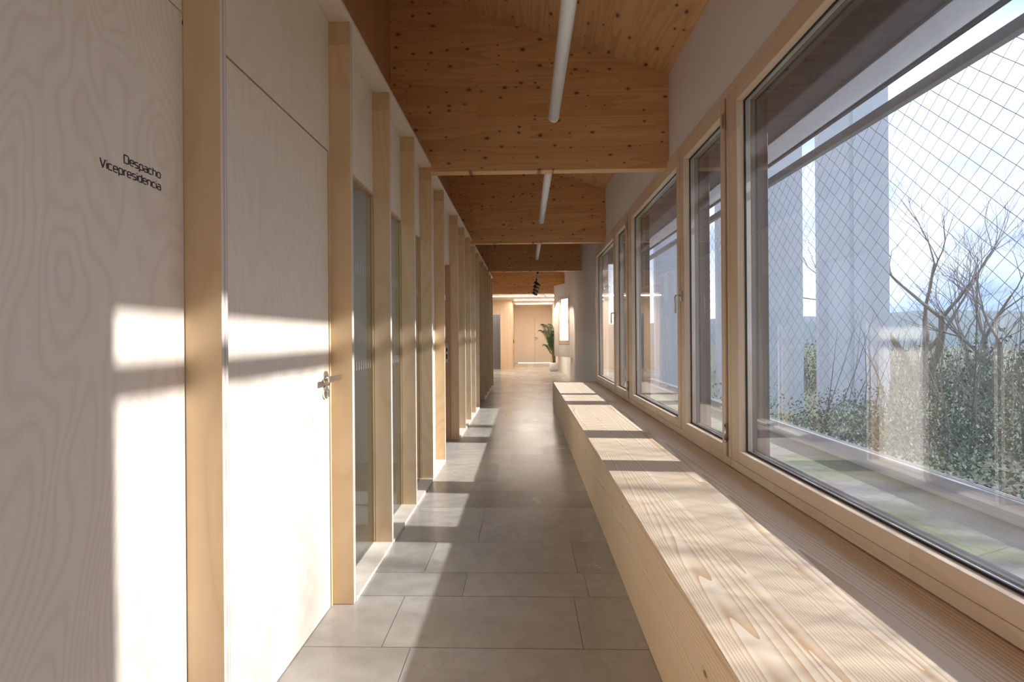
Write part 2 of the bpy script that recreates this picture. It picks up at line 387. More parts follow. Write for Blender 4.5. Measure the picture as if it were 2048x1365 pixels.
# ------------------------------------------------------------------ floor of tiles
def floor():
    rng = random.Random(4)
    mb = MB(); tones = []
    g = 0.0016
    x_lo, x_hi = -5.0, 1.40
    mb.cur = 1; mb.box(x_lo, x_hi, YB, YE, -0.08, -0.001); tones += [0.5]*6; mb.cur = 0
    rows = [0.38, 0.23, 0.38, 0.58, 0.38, 0.23, 0.58]
    y = 1.905; ys = [y]; i = 0
    while y < YE: y += rows[i % 7]; ys.append(min(y, YE)); i += 1
    y = 1.905; back = []; i = 6
    while y > YB: y -= rows[i % 7]; back.append(max(y, YB)); i -= 1
    ys = back[::-1]+ys
    for a, b in zip(ys[:-1], ys[1:]):
        if b-a < 0.01: continue
        x = x_lo-rng.random()*0.6
        while x < x_hi:
            L = rng.choice([0.6, 0.8, 0.95, 1.1]); x0, x1 = max(x, x_lo), min(x+L, x_hi)
            if x1-x0 > 0.01:
                z = rng.uniform(-0.0001, 0.0001)
                mb.quad((x0+g, a+g, z), (x1-g, a+g, z), (x1-g, b-g, z), (x0+g, b-g, z)); tones.append(rng.random()**1.2)
            x += L
    o = mb.build('floor', ['tile', 'grout'])
    at = o.data.attributes.new('tone', 'FLOAT', 'FACE'); at.data.foreach_set('value', tones)
    struct(o, 'polished beige limestone tile floor of the corridor', 'floor')
floor()
# ------------------------------------------------------------------ roof, clerestory, ends
def shell():
    mb = MB(); mb.prism([(XL-0.1, roof_z(XL-0.1)), (XR+0.25, roof_z(XR+0.25)), (XR+0.25, roof_z(XR+0.25)+0.2), (XL-0.1, roof_z(XL-0.1)+0.2)], 1, YB, 15.7)
    struct(mb.build('ceiling', 'roof'), 'sloping knotty spruce plank ceiling above the corridor', 'ceiling')
    mb = MB(); mb.box(XL-0.08, XL, YB, 15.7, 2.718, roof_z(XL)+0.02)
    struct(mb.build('wall_left', 'brown_ply'), 'warm brown clerestory wall above the office partition', 'wall')
    # right wall above windows
    mb = MB(); mb.box(XR, XR+0.2, YB, 8.30, 2.70, roof_z(XR)-0.0)
    mb.box(XR, XR+0.2, 8.30, 12.6, 0, roof_z(XR))
    mb.box(XR, XR+0.2, YB, 8.30, 0, 0.449)
    struct(mb.build('wall_right', 'white'), 'white plaster wall above and beyond the corridor windows', 'wall')
    mb = MB(); mb.box(-5, XR+0.2, YB-0.1, YB, 0, 4.4); struct(mb.build('wall_back', 'white'))
shell()
def beams():
    spec = [(-2.15, 'behind the camera'), (0.99, None), (4.13, 'Nearest knotty spruce roof panel spanning the corridor, tall and widest'),
            (7.33, 'Second spruce roof panel, between the nearest and the third'),
            (10.50, 'Third spruce roof panel, in front of the track spotlights'),
            (15.70, 'Farthest spruce roof panel, above the lobby lamps')]
    labs = {4.13: 'nearest visible knotty spruce beam panel, widest one across the corridor',
            7.33: 'second knotty spruce beam panel from the camera, behind the nearest one',
            10.50: 'third knotty spruce beam panel, just in front of the black track spotlights',
            15.70: 'farthest paler spruce beam panel above the lit lobby lamps'}
    for y, _ in spec:
        if y in (-2.15, 0.99): continue
        mb = MB()
        x0 = XL if y < 15 else -4.9
        x1 = XR if y < 15 else 1.29
        zb = ZB if y < 15 else 2.62
        if y < 15: pts = [(x0, zb), (x1, zb), (x1, roof_z(x1)), (x0, roof_z(x0))]
        else: pts = [(x0, zb), (x1, zb), (x1, 4.3), (x0, 4.3)]
        mb.prism(pts, 1, y, y+0.10)
        o = mb.build('roof_beam', 'clt', bevel=0.003)
        tag(o, labs[y], 'beam', 'spruce beam panels across the ceiling')
    # one behind the camera keeps the bay rhythm
    mb = MB(); x0, x1 = XL, XR; mb.prism([(x0, ZB), (x1, ZB), (x1, roof_z(x1)), (x0, roof_z(x0))], 1, 0.93, 1.03)
    return
beams()
# ------------------------------------------------------------------ office partition (left)
FINS = [1.25, 2.207]; 
for k in range(4): FINS.append(FINS[-1]+0.642)
FINS.append(FINS[-1]+0.985)
for k in range(4): FINS.append(FINS[-1]+0.66)
FINS.append(FINS[-1]+0.99)
for k in range(4): FINS.append(FINS[-1]+0.655)
TF = 0.027
def partition():
    ord_ = ['just left of the first door, closest to the camera', 'just right of the first door beside its handle', 'between the first and second glazed bays',
            'between the second and third glazed bays', 'right of the third glazed bay', 'just left of the second door opening',
            'just right of the second door opening with the strike plate', 'first after the second doorway fin', 'second after the second doorway fin', 'third after the second doorway fin',
            'just left of the third door', 'just right of the third door', 'first of the four shaded fins at the far end',
            'second of the four shaded fins at the far end', 'third of the four shaded fins at the far end', 'last fin at the far end of the partition, beside the lobby']
    proto = None
    for i, y in enumerate(FINS):
        if proto is None:
            r = thing('wooden_fin', (XF, y, 0))
            # faces: edge (facing the corridor, +x) shows the plies
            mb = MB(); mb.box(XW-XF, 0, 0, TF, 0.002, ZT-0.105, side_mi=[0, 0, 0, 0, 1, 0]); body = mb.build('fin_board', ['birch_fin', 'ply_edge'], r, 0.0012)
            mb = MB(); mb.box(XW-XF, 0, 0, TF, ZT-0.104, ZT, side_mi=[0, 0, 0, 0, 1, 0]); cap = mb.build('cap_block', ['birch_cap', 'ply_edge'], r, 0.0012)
            cap['label'] = 'darker short block at the top of the fin'
            proto = r
        else:
            r = proto.copy(); COL.objects.link(r); r.location = (XF, y, 0)
            for ch in list(proto.children):
                c = ch.copy(); COL.objects.link(c); c.parent = r
        tag(r, 'birch plywood fin ' + ord_[i], 'fin', 'vertical plywood fins of the office partition')
    # cornice board lying on the fins
    mb = MB(); mb.box(XL-0.0, XF+0.004, YB, FINS[-1]+TF, ZT, ZT+0.027, side_mi=[0, 0, 1, 1, 1, 1])
    o = mb.build('cornice_board', ['birch', 'ply_edge_z'], bevel=0.001); tag(o, 'long birch plywood cornice board lying along the tops of the fins', 'board')
    # solid panels: (y0,y1,z0,z1)
    W0 = XW-0.045
    ye = FINS[-1]+TF
    def panel(name, y0, y1, z0, z1, mat='birch', label=None):
        mb = MB(); mb.box(W0, XW, y0, y1, z0, z1); o = mb.build(name, mat, bevel=0.0012); struct(o, label, 'wall panel' if label else None); return o
    g = 0.0022
    panel('wall_left', YB, FINS[0]-g+0.0, 0.0, 2.088, 'birch_bold', 'birch plywood wall panel with bold grain carrying the dark lettering')
    panel('wall_left', YB, FINS[0]-g+0.0, 2.092, ZT, 'birch', 'upper plywood panel above the lettered panel at top left')
    Z = 2.085
    labs = {1: 'first glazed bay', 2: 'second glazed bay', 3: 'third glazed bay'}
    doors = {0: 1, 5: 2, 10: 3}
    solid = (4,)
    for i in range(len(FINS)-1):
        a, b = FINS[i]+TF, FINS[i+1]
        w_ = {0: 'above the first door', 1: 'above the first glazed bay', 2: 'above the second glazed bay', 3: 'above the third glazed bay'}.get(i)
        panel('wall_left', a+0.0005, b-0.0005, Z+0.004, ZT, 'birch', 'plywood overpanel ' + w_ if w_ else None)
        if i in doors: continue
        if i in solid:
            panel('wall_left', a+0.0005, b-0.0005, 0.018, Z, 'birch', 'tall solid plywood panel between the third glazed bay and the second doorway')
        # plinth box
        mb = MB(); mb.box(XW-0.02, XF+0.002, a+0.001, b-0.001, 0.0, 0.018); struct(mb.build('baseboard_left', 'birch', bevel=0.001))
        if i in solid: continue
        n = len([q for q in bpy.data.objects if q.name.startswith('window_1')])
        r = thing('window_%d' % (10+i), (XW-0.05, a, 0))
        struct(r, ('tall narrow office glass in the ' + labs[i]) if i in labs else 'tall narrow office glass far along the partition, bay %s' % ('beyond the second doorway' if i < 10 else 'beyond the third door'), 'interior window')
        mb = MB(); mb.box(XW-0.020, XW-0.010, a+0.004, b-0.004, 0.018, Z); part(mb, 'pane', 'office_glass', r)
        mb = MB()
        mb.box(XW-0.045, XW-0.004, a+0.0005, a+0.004, 0.018, Z); mb.box(XW-0.045, XW-0.004, b-0.004, b-0.0005, 0.018, Z)
        mb.box(XW-0.045, XW-0.004, a+0.006, b-0.006, Z-0.008, Z+0.003); part(mb, 'glazing_channel', 'birch_cap', r)
        mb = MB()
        k = a+0.03
        while k < b-0.03:
            mb.box(XW-0.0098, XW-0.0093, k, k+0.010, 1.055, 1.105); mb.box(XW-0.0098, XW-0.0093, k, k+0.004, 1.58, 1.64); k += 0.038
        part(mb, 'safety_stripes', 'galv', r)
    # doors
    for i, nm in doors.items():
        a, b = FINS[i]+TF, FINS[i+1]
        if nm in (1, 3):
            r = thing('door_%d' % nm, (XW, a, 0)); struct(r, 'flush birch plywood office door ' + ('nearest the camera with a steel lever' if nm == 1 else 'far along the partition in shade'), 'door')
            mb = MB(); mb.box(XW-0.04, XW, a+0.003, b-0.024, 0.004, Z-0.004); part(mb, 'leaf', 'birch', r, 0.0012)
            mb = MB(); mb.box(XW-0.04, XW+0.001, b-0.0165, b-0.001, 0.0, Z+0.002); part(mb, 'jamb', 'birch_fin', r, 0.0008)
            mb = MB(); mb.box(XW-0.038, XW-0.012, b-0.0235, b-0.017, 0.0, Z-0.004); mb.box(XW-0.036, XW-0.012, a, b-0.0175, Z-0.0035, Z+0.0035); part(mb, 'gap_seal', 'black', r)
            hy, hz = b-0.078, 1.055
            mb = MB(); mb.sm = True
            ring = lambda cy, cz, x0, x1, ry, rz, n=28: MB.prism(mb, [(cy+ry*math.cos(2*math.pi*k/n), cz+rz*math.sin(2*math.pi*k/n)) for k in range(n)], 0, x0, x1)
            ring(hy, hz, XW+0.0005, XW+0.011, 0.026, 0.029); h = part(mb, 'handle', 'chrome', r, 0.002)
            h['label'] = 'satin steel lever on a round rose'
            mb = MB(); mb.tube([(XW+0.010, hy, hz-0.004), (XW+0.052, hy, hz-0.004)], 0.0105, 16); sub(mb, 'neck', 'chrome', h, r)
            mb = MB(); pts = []
            L, hh = 0.062, 0.013
            for sx, c0 in ((1, 0), (1, 1), (-1, 1), (-1, 0)):
                pass
            n = 6; rr = 0.008
            corners = [(L, -hh), (L, hh), (-L-0.012, hh), (-L-0.012, -hh)]
            pts = []
            for k, (cx, cz) in enumerate(corners):
                sx = -1 if cx > 0 else 1; sz = -1 if cz > 0 else 1
                base = {0: -90, 1: 0, 2: 90, 3: 180}[k]
                for q in range(n+1):
                    t_ = math.radians(base+90*q/n); pts.append((hy+cx+sx*rr+rr*math.cos(t_), hz-0.004+cz+sz*rr+rr*math.sin(t_)))
            mb.prism(pts, 0, XW+0.048, XW+0.054); sub(mb, 'lever', 'steel', h, r, 0.001)
            mb = MB(); mb.sm = True; ring(hy+0.002, hz-0.066, XW+0.0005, XW+0.011, 0.024, 0.030); esc = part(mb, 'lock_rose', 'chrome', r, 0.002)
            mb = MB(); mb.sm = True; ring(hy+0.002, hz-0.062, XW+0.010, XW+0.022, 0.009, 0.009, 16); mb.box(XW+0.010, XW+0.019, hy-0.004, hy+0.008, hz-0.088, hz-0.064); sub(mb, 'lock_cylinder', 'steel', esc, r, 0.001)
        else:
            r = thing('door_2', (XW, a, 0)); struct(r, 'second office doorway standing open with a strike plate in its jamb', 'door')
            mb = MB(); mb.box(XW-0.12, XW-0.001, b-0.03, b-0.001, 0, Z+0.003); mb.box(XW-0.12, XW-0.001, a+0.001, a+0.02, 0, Z+0.003); mb.box(XW-0.12, XW-0.046, a+0.02, b-0.03, Z-0.02, Z+0.003); part(mb, 'frame', 'brown_ply', r, 0.001)  # brown colour stands in for the shade on the doorway jambs
            mb = MB(); mb.box(XW-0.05, XW-0.020, b-0.0325, b-0.030, 0.93, 1.16); sp = part(mb, 'strike_plate', 'steel', r)
            mb = MB(); mb.box(XW-0.044, XW-0.028, b-0.0335, b-0.0325, 1.06, 1.10); mb.box(XW-0.044, XW-0.028, b-0.0335, b-0.0325, 0.97, 1.03); sub(mb, 'latch_hole', 'black', sp, r)
            mb = MB(); mb.box(XW-0.99, XW-0.13, a+0.03, a+0.07, 0.004, Z-0.02); part(mb, 'leaf', 'birch', r, 0.001)
    # switch plate on the fin edge
    r = thing('light_switch', (XF+0.001, FINS[5]+0.004, 1.60)); 
    mb = MB(); mb.box(0, 0.004, 0.002, 0.020, 0.0, 0.05); mb.build('switch_plate', 'lobby_white', r, 0.001)
    mb = MB(); mb.box(0.004, 0.006, 0.006, 0.016, 0.006, 0.020); mb.box(0.004, 0.006, 0.006, 0.016, 0.030, 0.044); mb.build('button', 'diffuser', r, 0.0005)
    tag(r, 'slim pale switch on the edge of the plywood fin left of the second doorway', 'switch')
    # office behind the glass
    mb = MB(); mb.box(-4.8, -4.7, 1.2, ye, 0, 2.7); mb.box(-4.7, W0-0.02, 1.1, 1.2, 0, 2.7); mb.box(-4.7, W0-0.02, ye, ye+0.1, 0, 2.7)
    for yy in (4.70, 8.31): mb.box(-4.7, W0-0.02, yy, yy+0.07, 0, 2.68)
    struct(mb.build('wall_office', 'office_wall'))
    mb = MB(); mb.box(-4.7, XL, 1.2, ye, 2.70, 2.78); struct(mb.build('ceiling_office', 'office_wall'))
    for yy in (2.4, 6.6, 10.2):  # lamps added to lift the dark offices behind the glass
        r = thing('office_fill_lamp', (-2.6, yy, 2.68)); tag(r, 'square fill lamp added under the office ceiling behind the partition glass', 'lamp', 'added office fill lamps')
        mb = MB(); mb.box(-2.9, -2.3, yy-0.3, yy+0.3, 2.68, 2.699); part(mb, 'housing', 'lobby_white', r, 0.003)
        ld = bpy.data.lights.new('office_fill_light', 'AREA'); ld.size = 0.55; ld.energy = 7; ld.color = (0.95, 0.98, 1.0); lo = bpy.data.objects.new('office_fill_light', ld); COL.objects.link(lo); lo.location = (-2.6, yy, 2.67)
    mb = MB(); mb.box(XL-0.05, W0-0.01, ye-0.04, ye, 0, ZT); struct(mb.build('wall_end', 'birch'))
partition()
# ------------------------------------------------------------------ lettering
def fillet(path, closed=False):
    out = []; n = len(path)
    for i, p in enumerate(path):
        r = p[2] if len(p) > 2 else 0; P = Vector(p[:2])
        if r == 0 or (not closed and i in (0, n-1)): out.append(P); continue
        A = (Vector(path[i-1][:2])-P).normalized(); B = (Vector(path[(i+1) % n][:2])-P).normalized()
        s, e = P+A*r, P+B*r
        for k in range(7):
            t = k/6; out.append((1-t)**2*s+2*t*(1-t)*P+t*t*e)
    return out
def ribbon(mb, path, w, closed, fn):
    pts = fillet(path, closed); n = len(pts); L = []; R = []
    for i in range(n):
        if closed: a, b = pts[i-1], pts[(i+1) % n]
        else: a, b = pts[max(i-1, 0)], pts[min(i+1, n-1)]
        d1 = (pts[i]-a); d2 = (b-pts[i])
        d1 = d1.normalized() if d1.length > 1e-9 else d2.normalized(); d2 = d2.normalized() if d2.length > 1e-9 else d1
        t = (d1+d2).normalized(); nrm = Vector((-t.y, t.x)); c = max(0.5, nrm.dot(Vector((-d1.y, d1.x))))
        L.append(pts[i]+nrm*w/2/c); R.append(pts[i]-nrm*w/2/c)
    m = n if closed else n-1
    for i in range(m):
        j = (i+1) % n; mb.quad(fn(R[i]), fn(R[j]), fn(L[j]), fn(L[i]))
R_ = 0.26
GL = {'V': (0.95, [[(0, 1.42), (0.46, 0), (0.5, 0), (0.95, 1.42)]]), 'i': (0.0, [[(0, 0), (0, 1)], [(0, 1.26), (0, 1.42)]]),
 'c': (0.68, [[(0.68, 1), (0, 1, R_), (0, 0, R_), (0.68, 0)]]),
 'e': (0.74, [[(0, 0.5), (0.74, 0.5), (0.74, 1, R_), (0, 1, R_), (0, 0, R_), (0.68, 0)]]),
 'p': (0.74, [[(0, -0.42), (0, 1, R_), (0.74, 1, R_), (0.74, 0, R_), (0.02, 0)]]),
 'r': (0.40, [[(0, 0), (0, 1, R_), (0.42, 1)]]),
 's': (0.66, [[(0.64, 1), (0, 1, 0.2), (0, 0.5, 0.2), (0.66, 0.5, 0.2), (0.66, 0, 0.2), (0, 0)]]),
 'd': (0.74, [[(0.74, 1.42), (0.74, 0)], [(0.72, 1), (0, 1, R_), (0, 0, R_), (0.72, 0)]]),
 'n': (0.72, [[(0, 0), (0, 1, 0.15), (0.72, 1, R_), (0.72, 0)]]),
 'a': (0.72, [[(0.06, 1), (0.72, 1, R_), (0.72, 0)], [(0.72, 0.56), (0, 0.56, 0.2), (0, 0, 0.2), (0.72, 0)]]),
 'h': (0.72, [[(0, 1.42), (0, 0)], [(0, 1), (0.72, 1, R_), (0.72, 0)]]),
 'o': (0.76, [[(0, 1, R_), (0.76, 1, R_), (0.76, 0, R_), (0, 0, R_), 'c']]),
 'D': (0.90, [[(0, 1.42), (0.90, 1.42, 0.38), (0.90, 0, 0.38), (0, 0), 'c']])}
def word(mb, text, yr, z, s):
    widths = [GL[c][0]+0.27 for c in text]; tot = sum(widths)-0.27; x = -tot
    for c, wd in zip(text, widths):
        for p in GL[c][1]:
            closed = p[-1] == 'c'; q = p[:-1] if closed else p
            ribbon(mb, q, 0.20, closed, lambda v: (XW+0.0008, yr+(x+v.x)*s, z+v.y*s*0.93))
        x += wd
    return tot*s
mb = MB(); word(mb, 'Despacho', 1.167, 1.6265, 0.0138); o = mb.build('wall_lettering', 'letter'); tag(o, 'dark lettering "Despacho", the upper line on the plywood wall panel', 'lettering', 'office name lettering')
mb = MB(); word(mb, 'Vicepresidencia', 1.167, 1.5975, 0.0138); o = mb.build('wall_lettering', 'letter'); tag(o, 'dark lettering "Vicepresidencia", the lower line on the plywood wall panel', 'lettering', 'office name lettering')

# ------------------------------------------------------------------ bench
def bench():
    x0, x1, zt, y0, y1 = 0.478, XR-0.012, 0.448, -2.6, 8.42
    r = thing('window_bench', (x0, 0, 0)); tag(r, 'long low pine bench running under the corridor windows', 'bench')
    mb = MB(); mb.box(x0, x1, y0, y1, zt-0.03, zt); part(mb, 'seat_top', 'bench_top', r, 0.0015)
    cuts = [y0, -0.4, 1.55, 3.32, 5.1, 6.9, y1]
    for a, b in zip(cuts[:-1], cuts[1:]):
        mb = MB(); mb.box(x0, x0+0.03, a+0.0008, b-0.0008, 0.002, zt-0.0305); part(mb, 'front_panel', 'bench_front', r, 0.0012)
    mb = MB(); mb.box(x0+0.031, x1, y1-0.03, y1, 0.002, zt-0.0305); part(mb, 'end_panel', 'bench_front', r, 0.001)
bench()
# ------------------------------------------------------------------ windows (right)
ZG0, ZG1 = 0.567, 2.565
XI, XG = 1.205, 1.262
def window(idx, y0, y1, fixed, sash, label, handle_y=None):
    """outer frame y0..y1; fixed=(a,b) glass, sash=(a,b) glass of the opening leaf"""
    r = thing('window_%d' % idx, (XR, y0, 0.45)); struct(r, label, 'window')
    XO = 1.34
    mb = MB()
    mb.box(XR-0.020, XO, y0, y1, 2.655, 2.70); mb.box(XR-0.020, XO, y0, y1, 0.452, 0.50)
    # uprights between/around
    part(mb, 'frame_rails', 'frame_h', r, 0.003)
    mb = MB()
    mb.box(XR-0.018, XO, y0, y0+0.04, 0.50, 2.655); mb.box(XR-0.018, XO, y1-0.04, y1, 0.50, 2.655)
    mids = sorted([fixed, sash]); m = (mids[0][1]+mids[1][0])/2
    mb.box(XR-0.016, XO, m-0.02, m+0.02, 0.50, 2.655); part(mb, 'frame_posts', 'frame_v', r, 0.003)
    for nm, (a, b) in (('fixed_light', fixed), ('sash', sash)):
        xi = XI+0.004 if nm == 'fixed_light' else XI
        ea = y0+0.042 if a == mids[0][0] else m+0.021
        eb = y1-0.042 if b == mids[1][1] else m-0.021
        if nm == 'sash': ea += 0.014; eb -= 0.003; gy = ea-0.007
        mb = MB(); mb.box(xi, 1.32, ea, a, 0.502, 2.653); mb.box(xi, 1.32, b, eb, 0.502, 2.653)
        f = part(mb, nm, 'frame_v', r, 0.003)
        mb = MB(); mb.box(xi, 1.32, a, b, 0.502, ZG0); mb.box(xi, 1.32, a, b, ZG1, 2.653); sub(mb, 'rail', 'frame_h', f, r, 0.003)
        e = 0.008
        mb = MB(); mb.box(XG-0.012, XG-0.004, a, b, ZG0, ZG0+e); mb.box(XG-0.012, XG-0.004, a, b, ZG1-e, ZG1); mb.box(XG-0.012, XG-0.004, a, a+e, ZG0, ZG1); mb.box(XG-0.012, XG-0.004, b-e, b, ZG0, ZG1)
        mb.box(XG+0.026, 1.322, a, b, ZG0, ZG0+0.006); mb.box(XG+0.026, 1.322, a, a+0.006, ZG0, ZG1); mb.box(XG+0.026, 1.322, b-0.006, b, ZG0, ZG1); mb.box(XG+0.026, 1.322, a, b, ZG1-0.006, ZG1)  # black liner added on the outer reveal to darken its lit wood
        sub(mb, 'gasket_and_liner', 'black', f, r)
        mb = MB(); mb.box(XG, XG+0.024, a+0.001, b-0.001, ZG0+0.001, ZG1-0.001); pn = sub(mb, 'pane', 'glass', f, r)
    # hinges on the sash near side & black strip standing for the shade in the gap
    mb = MB(); mb.tube([(XI-0.004, gy, 0.60), (XI-0.004, gy, 0.695)], 0.009, 12); mb.tube([(XI-0.004, gy, 0.585), (XI-0.004, gy, 0.60)], 0.006, 10); mb.box(XI-0.004, XI+0.03, gy-0.004, gy+0.004, 0.605, 0.69); part(mb, 'hinge', 'steel', r)
    mb = MB(); mb.box(XI-0.010, XI+0.004, gy-0.012, gy+0.012, 2.47, 2.56); part(mb, 'hinge_cover', 'steel', r, 0.002)
    mb = MB(); mb.box(XI+0.012, XI+0.06, gy-0.0065, gy+0.0065, 0.505, 2.65); part(mb, 'gap_shadow_strip', 'black', r)
    hy = sash[1]+0.045
    mb = MB(); mb.box(XI-0.012, XI-0.004, hy-0.014, hy+0.014, 1.49, 1.57); h = part(mb, 'handle', 'steel', r, 0.002)
    mb = MB(); mb.tube([(XI-0.012, hy, 1.535), (XI-0.05, hy, 1.535), (XI-0.053, hy, 1.52), (XI-0.053, hy, 1.40)], 0.0075, 10); sub(mb, 'lever', 'steel', h, r)
window(1, 5.66, 8.30, (6.62, 8.20), (5.82, 6.44), 'farthest corridor window with a wide fixed pane and narrow sash')
window(2, 2.89, 5.655, (3.87, 5.50), (3.00, 3.69), 'middle corridor window with a wide fixed pane and a handled sash')
window(3, -0.05, 2.885, (0.895, 2.78), (0.05, 0.63), 'nearest and largest corridor window on the right with net outside')
window(4, -2.7, -0.055, (-1.72, -0.16), (-2.6, -1.95), 'corridor window behind the camera')
mb = MB(); mb.box(1.205, 1.43, -3.2, -2.705, 0.45, 2.70); struct(mb.build('wall_right', 'white'))
mb = MB(); mb.box(1.222, 1.36, 8.301, 8.34, 0.452, 2.72); struct(mb.build('trim_1', 'frame_v', bevel=0.002))
# exterior timber mullions
for a, b, lb in ((2.85, 3.01, 'nearest dark exterior post outside the glass'), (3.74, 3.98, 'second dark exterior post outside the glass'), (5.52, 5.80, 'third dark exterior post outside the glass'), (6.46, 6.60, 'fourth narrow dark exterior post'), (0.64, 0.868, 'exterior post beside the camera')):
    mb = MB(); mb.box(1.345, 1.42, a, b, 0.30, 3.0); o = mb.build('exterior_post', 'dark_wood', bevel=0.003); struct(o, lb, 'post'); o.name = 'trim_2'
# ------------------------------------------------------------------ outside: terrace, overhang, net
XN = 2.45
def outside():
    mb = MB(); mb.box(1.34, XN-0.021, YB, 13, 0.18, 0.275); struct(mb.build('terrace', 'terrace'), 'mossy paved ledge outside the windows', 'terrace')
    mb = MB(); mb.box(XN-0.02, XN+0.035, YB, 13, -0.4, 0.385); struct(mb.build('terrace_curb', 'curb', bevel=0.004), 'grey concrete curb below the safety net', 'curb')
    mb = MB(); mb.box(XR+0.2, XN+0.05, YB, 13, 3.15, 3.35); struct(mb.build('eaves_soffit', 'dark_wood'), 'dark eaves soffit above the windows outside', 'eaves')
    mb = MB(); mb.box(1.345, 1.43, YB, 13, 2.62, 3.15); struct(mb.build('lintel_cladding', 'dark_wood'))
    r = thing('outdoor_blind', (XN, 0, 3.14)); tag(r, 'grey mesh roller blind hanging under the eaves outside the nearest window', 'blind')
    mb = MB(); mb.box(XN-0.002, XN, YB, 12.5, 2.93, 3.148); part(mb, 'fabric', 'screen', r)
    mb = MB(); mb.box(XN-0.016, XN+0.014, YB, 12.5, 2.905, 2.93); part(mb, 'bottom_bar', 'black_metal', r, 0.003)
    r = thing('safety_net', (XN, 0, 0.385)); tag(r, 'diamond steel cable safety net stretched outside the windows', 'net')
    mb = MB(); mb.box(XN-0.02, XN+0.03, YB, 12.5, 2.715, 2.785); part(mb, 'top_beam', 'curb', r, 0.003)
    mb = MB(); mb.tube([(XN, YB, 0.40), (XN, 12.5, 0.40)], 0.009, 8); part(mb, 'bottom_rail', 'galv', r)
    c = 0.128; z0, z1 = 0.40, 2.705; Hn = z1-z0; ya, yb = -0.6, 9.4; mb = MB()
    n0 = int((yb-ya+Hn)/c)+1
    for fam in (1, -1):
        for k in range(n0):
            base = ya-Hn+k*c
            # line y = base + fam*(z-z0) (+Hn for the mirrored family)
            def yy(z): return base+(z-z0) if fam == 1 else base+Hn-(z-z0)
            za, zb2 = z0, z1
            if fam == 1: za = max(z0, z0+ya-base); zb2 = min(z1, z0+yb-base)
            else: za = max(z0, base+Hn+z0-yb); zb2 = min(z1, base+Hn+z0-ya)
            if zb2-za < 0.05: continue
            # slightly slack strand: kinks at the crossings
            pts = []; n = max(2, int((zb2-za)/(c/2)))
            for q in range(n+1):
                z = za+(zb2-za)*q/n; pts.append((XN+0.0015*fam*(-1)**q, yy(z), z))
            mb.tube(pts, 0.0016, 4, False)
    part(mb, 'cable_mesh', 'wire', r)
    mb = MB(); y = ya
    while y < yb: mb.box(XN-0.006, XN+0.006, y-0.004, y+0.004, 0.40, 0.425); y += c
    cl = part(mb, 'clip', 'galv', r); cl['kind'] = 'stuff'
outside()
def heightg(x, y):
    """ground falls away, then rises to far hills"""
    return -0.45-0.05*min(max(x-3, 0), 25)+0.12*math.sin(x*0.7)*math.cos(y*0.5)
def land():
    mb = MB(); mb.sm = True; nx, ny = 50, 50; X = [2.51+(i/nx)**1.6*90 for i in range(nx+1)]; Y = [-70+i*4.4 for i in range(ny+1)]
    for x in X:
        for y in Y: mb.v.append((x, y, heightg(x, y)))
    for i in range(nx):
        for j in range(ny):
            a = i*(ny+1)+j; mb.f.append((a, a+ny+1, a+ny+2, a+1)); mb.mi.append(0); mb.smooth.append(True)
    o = mb.build('meadow', 'grass'); struct(o, 'rough grass meadow seen through the nearest window', 'meadow')
    mb = MB(); rng = random.Random(9); n = 90; rows_ = 8; 
    for i in range(n+1):
        a = math.radians(-60+150*i/n)  # direction in plan, measured from +x
        rr = 130; 
        top = 7.6+1.6*math.sin(a*2.3+0.6)+0.8*math.sin(a*7.1)+0.5*math.sin(a*23)
        for k in range(rows_+1):
            t = k/rows_; rad = rr+90*t; mb.v.append((rad*math.cos(a), rad*math.sin(a), -4+(top+4)*math.sin(t*math.pi/2)+rng.uniform(-.25, .25)))
    for i in range(n):
        for k in range(rows_):
            a = i*(rows_+1)+k; mb.f.append((a, a+1, a+rows_+2, a+rows_+1)); mb.mi.append(0); mb.smooth.append(True)
    struct(mb.build('hills', 'hill'), 'low blue wooded hills on the horizon', 'hill')
    # grey wing of the building seen obliquely: separate blocks with sky between them
    D = 12.0; k = D/F_PX
    for lo, hi, lb in ((579, 715, 'widest grey wall block outside, at the left edge of the sky'), (381, 548, 'middle grey wall block outside, behind the window frame'), (259, 364, 'grey wall block outside seen through the middle window')):
        mb = MB(); mb.box(lo*k, hi*k, D, D+0.14, -3.0, 12.5); mb.box((lo*k+hi*k)/2-0.01, (lo*k+hi*k)/2+0.01, D-0.006, D, -3.0, 12.5); o = mb.build('wing_wall', 'grey_wall', bevel=0.01); tag(o, lb, 'building', 'grey wall blocks outside')
land()
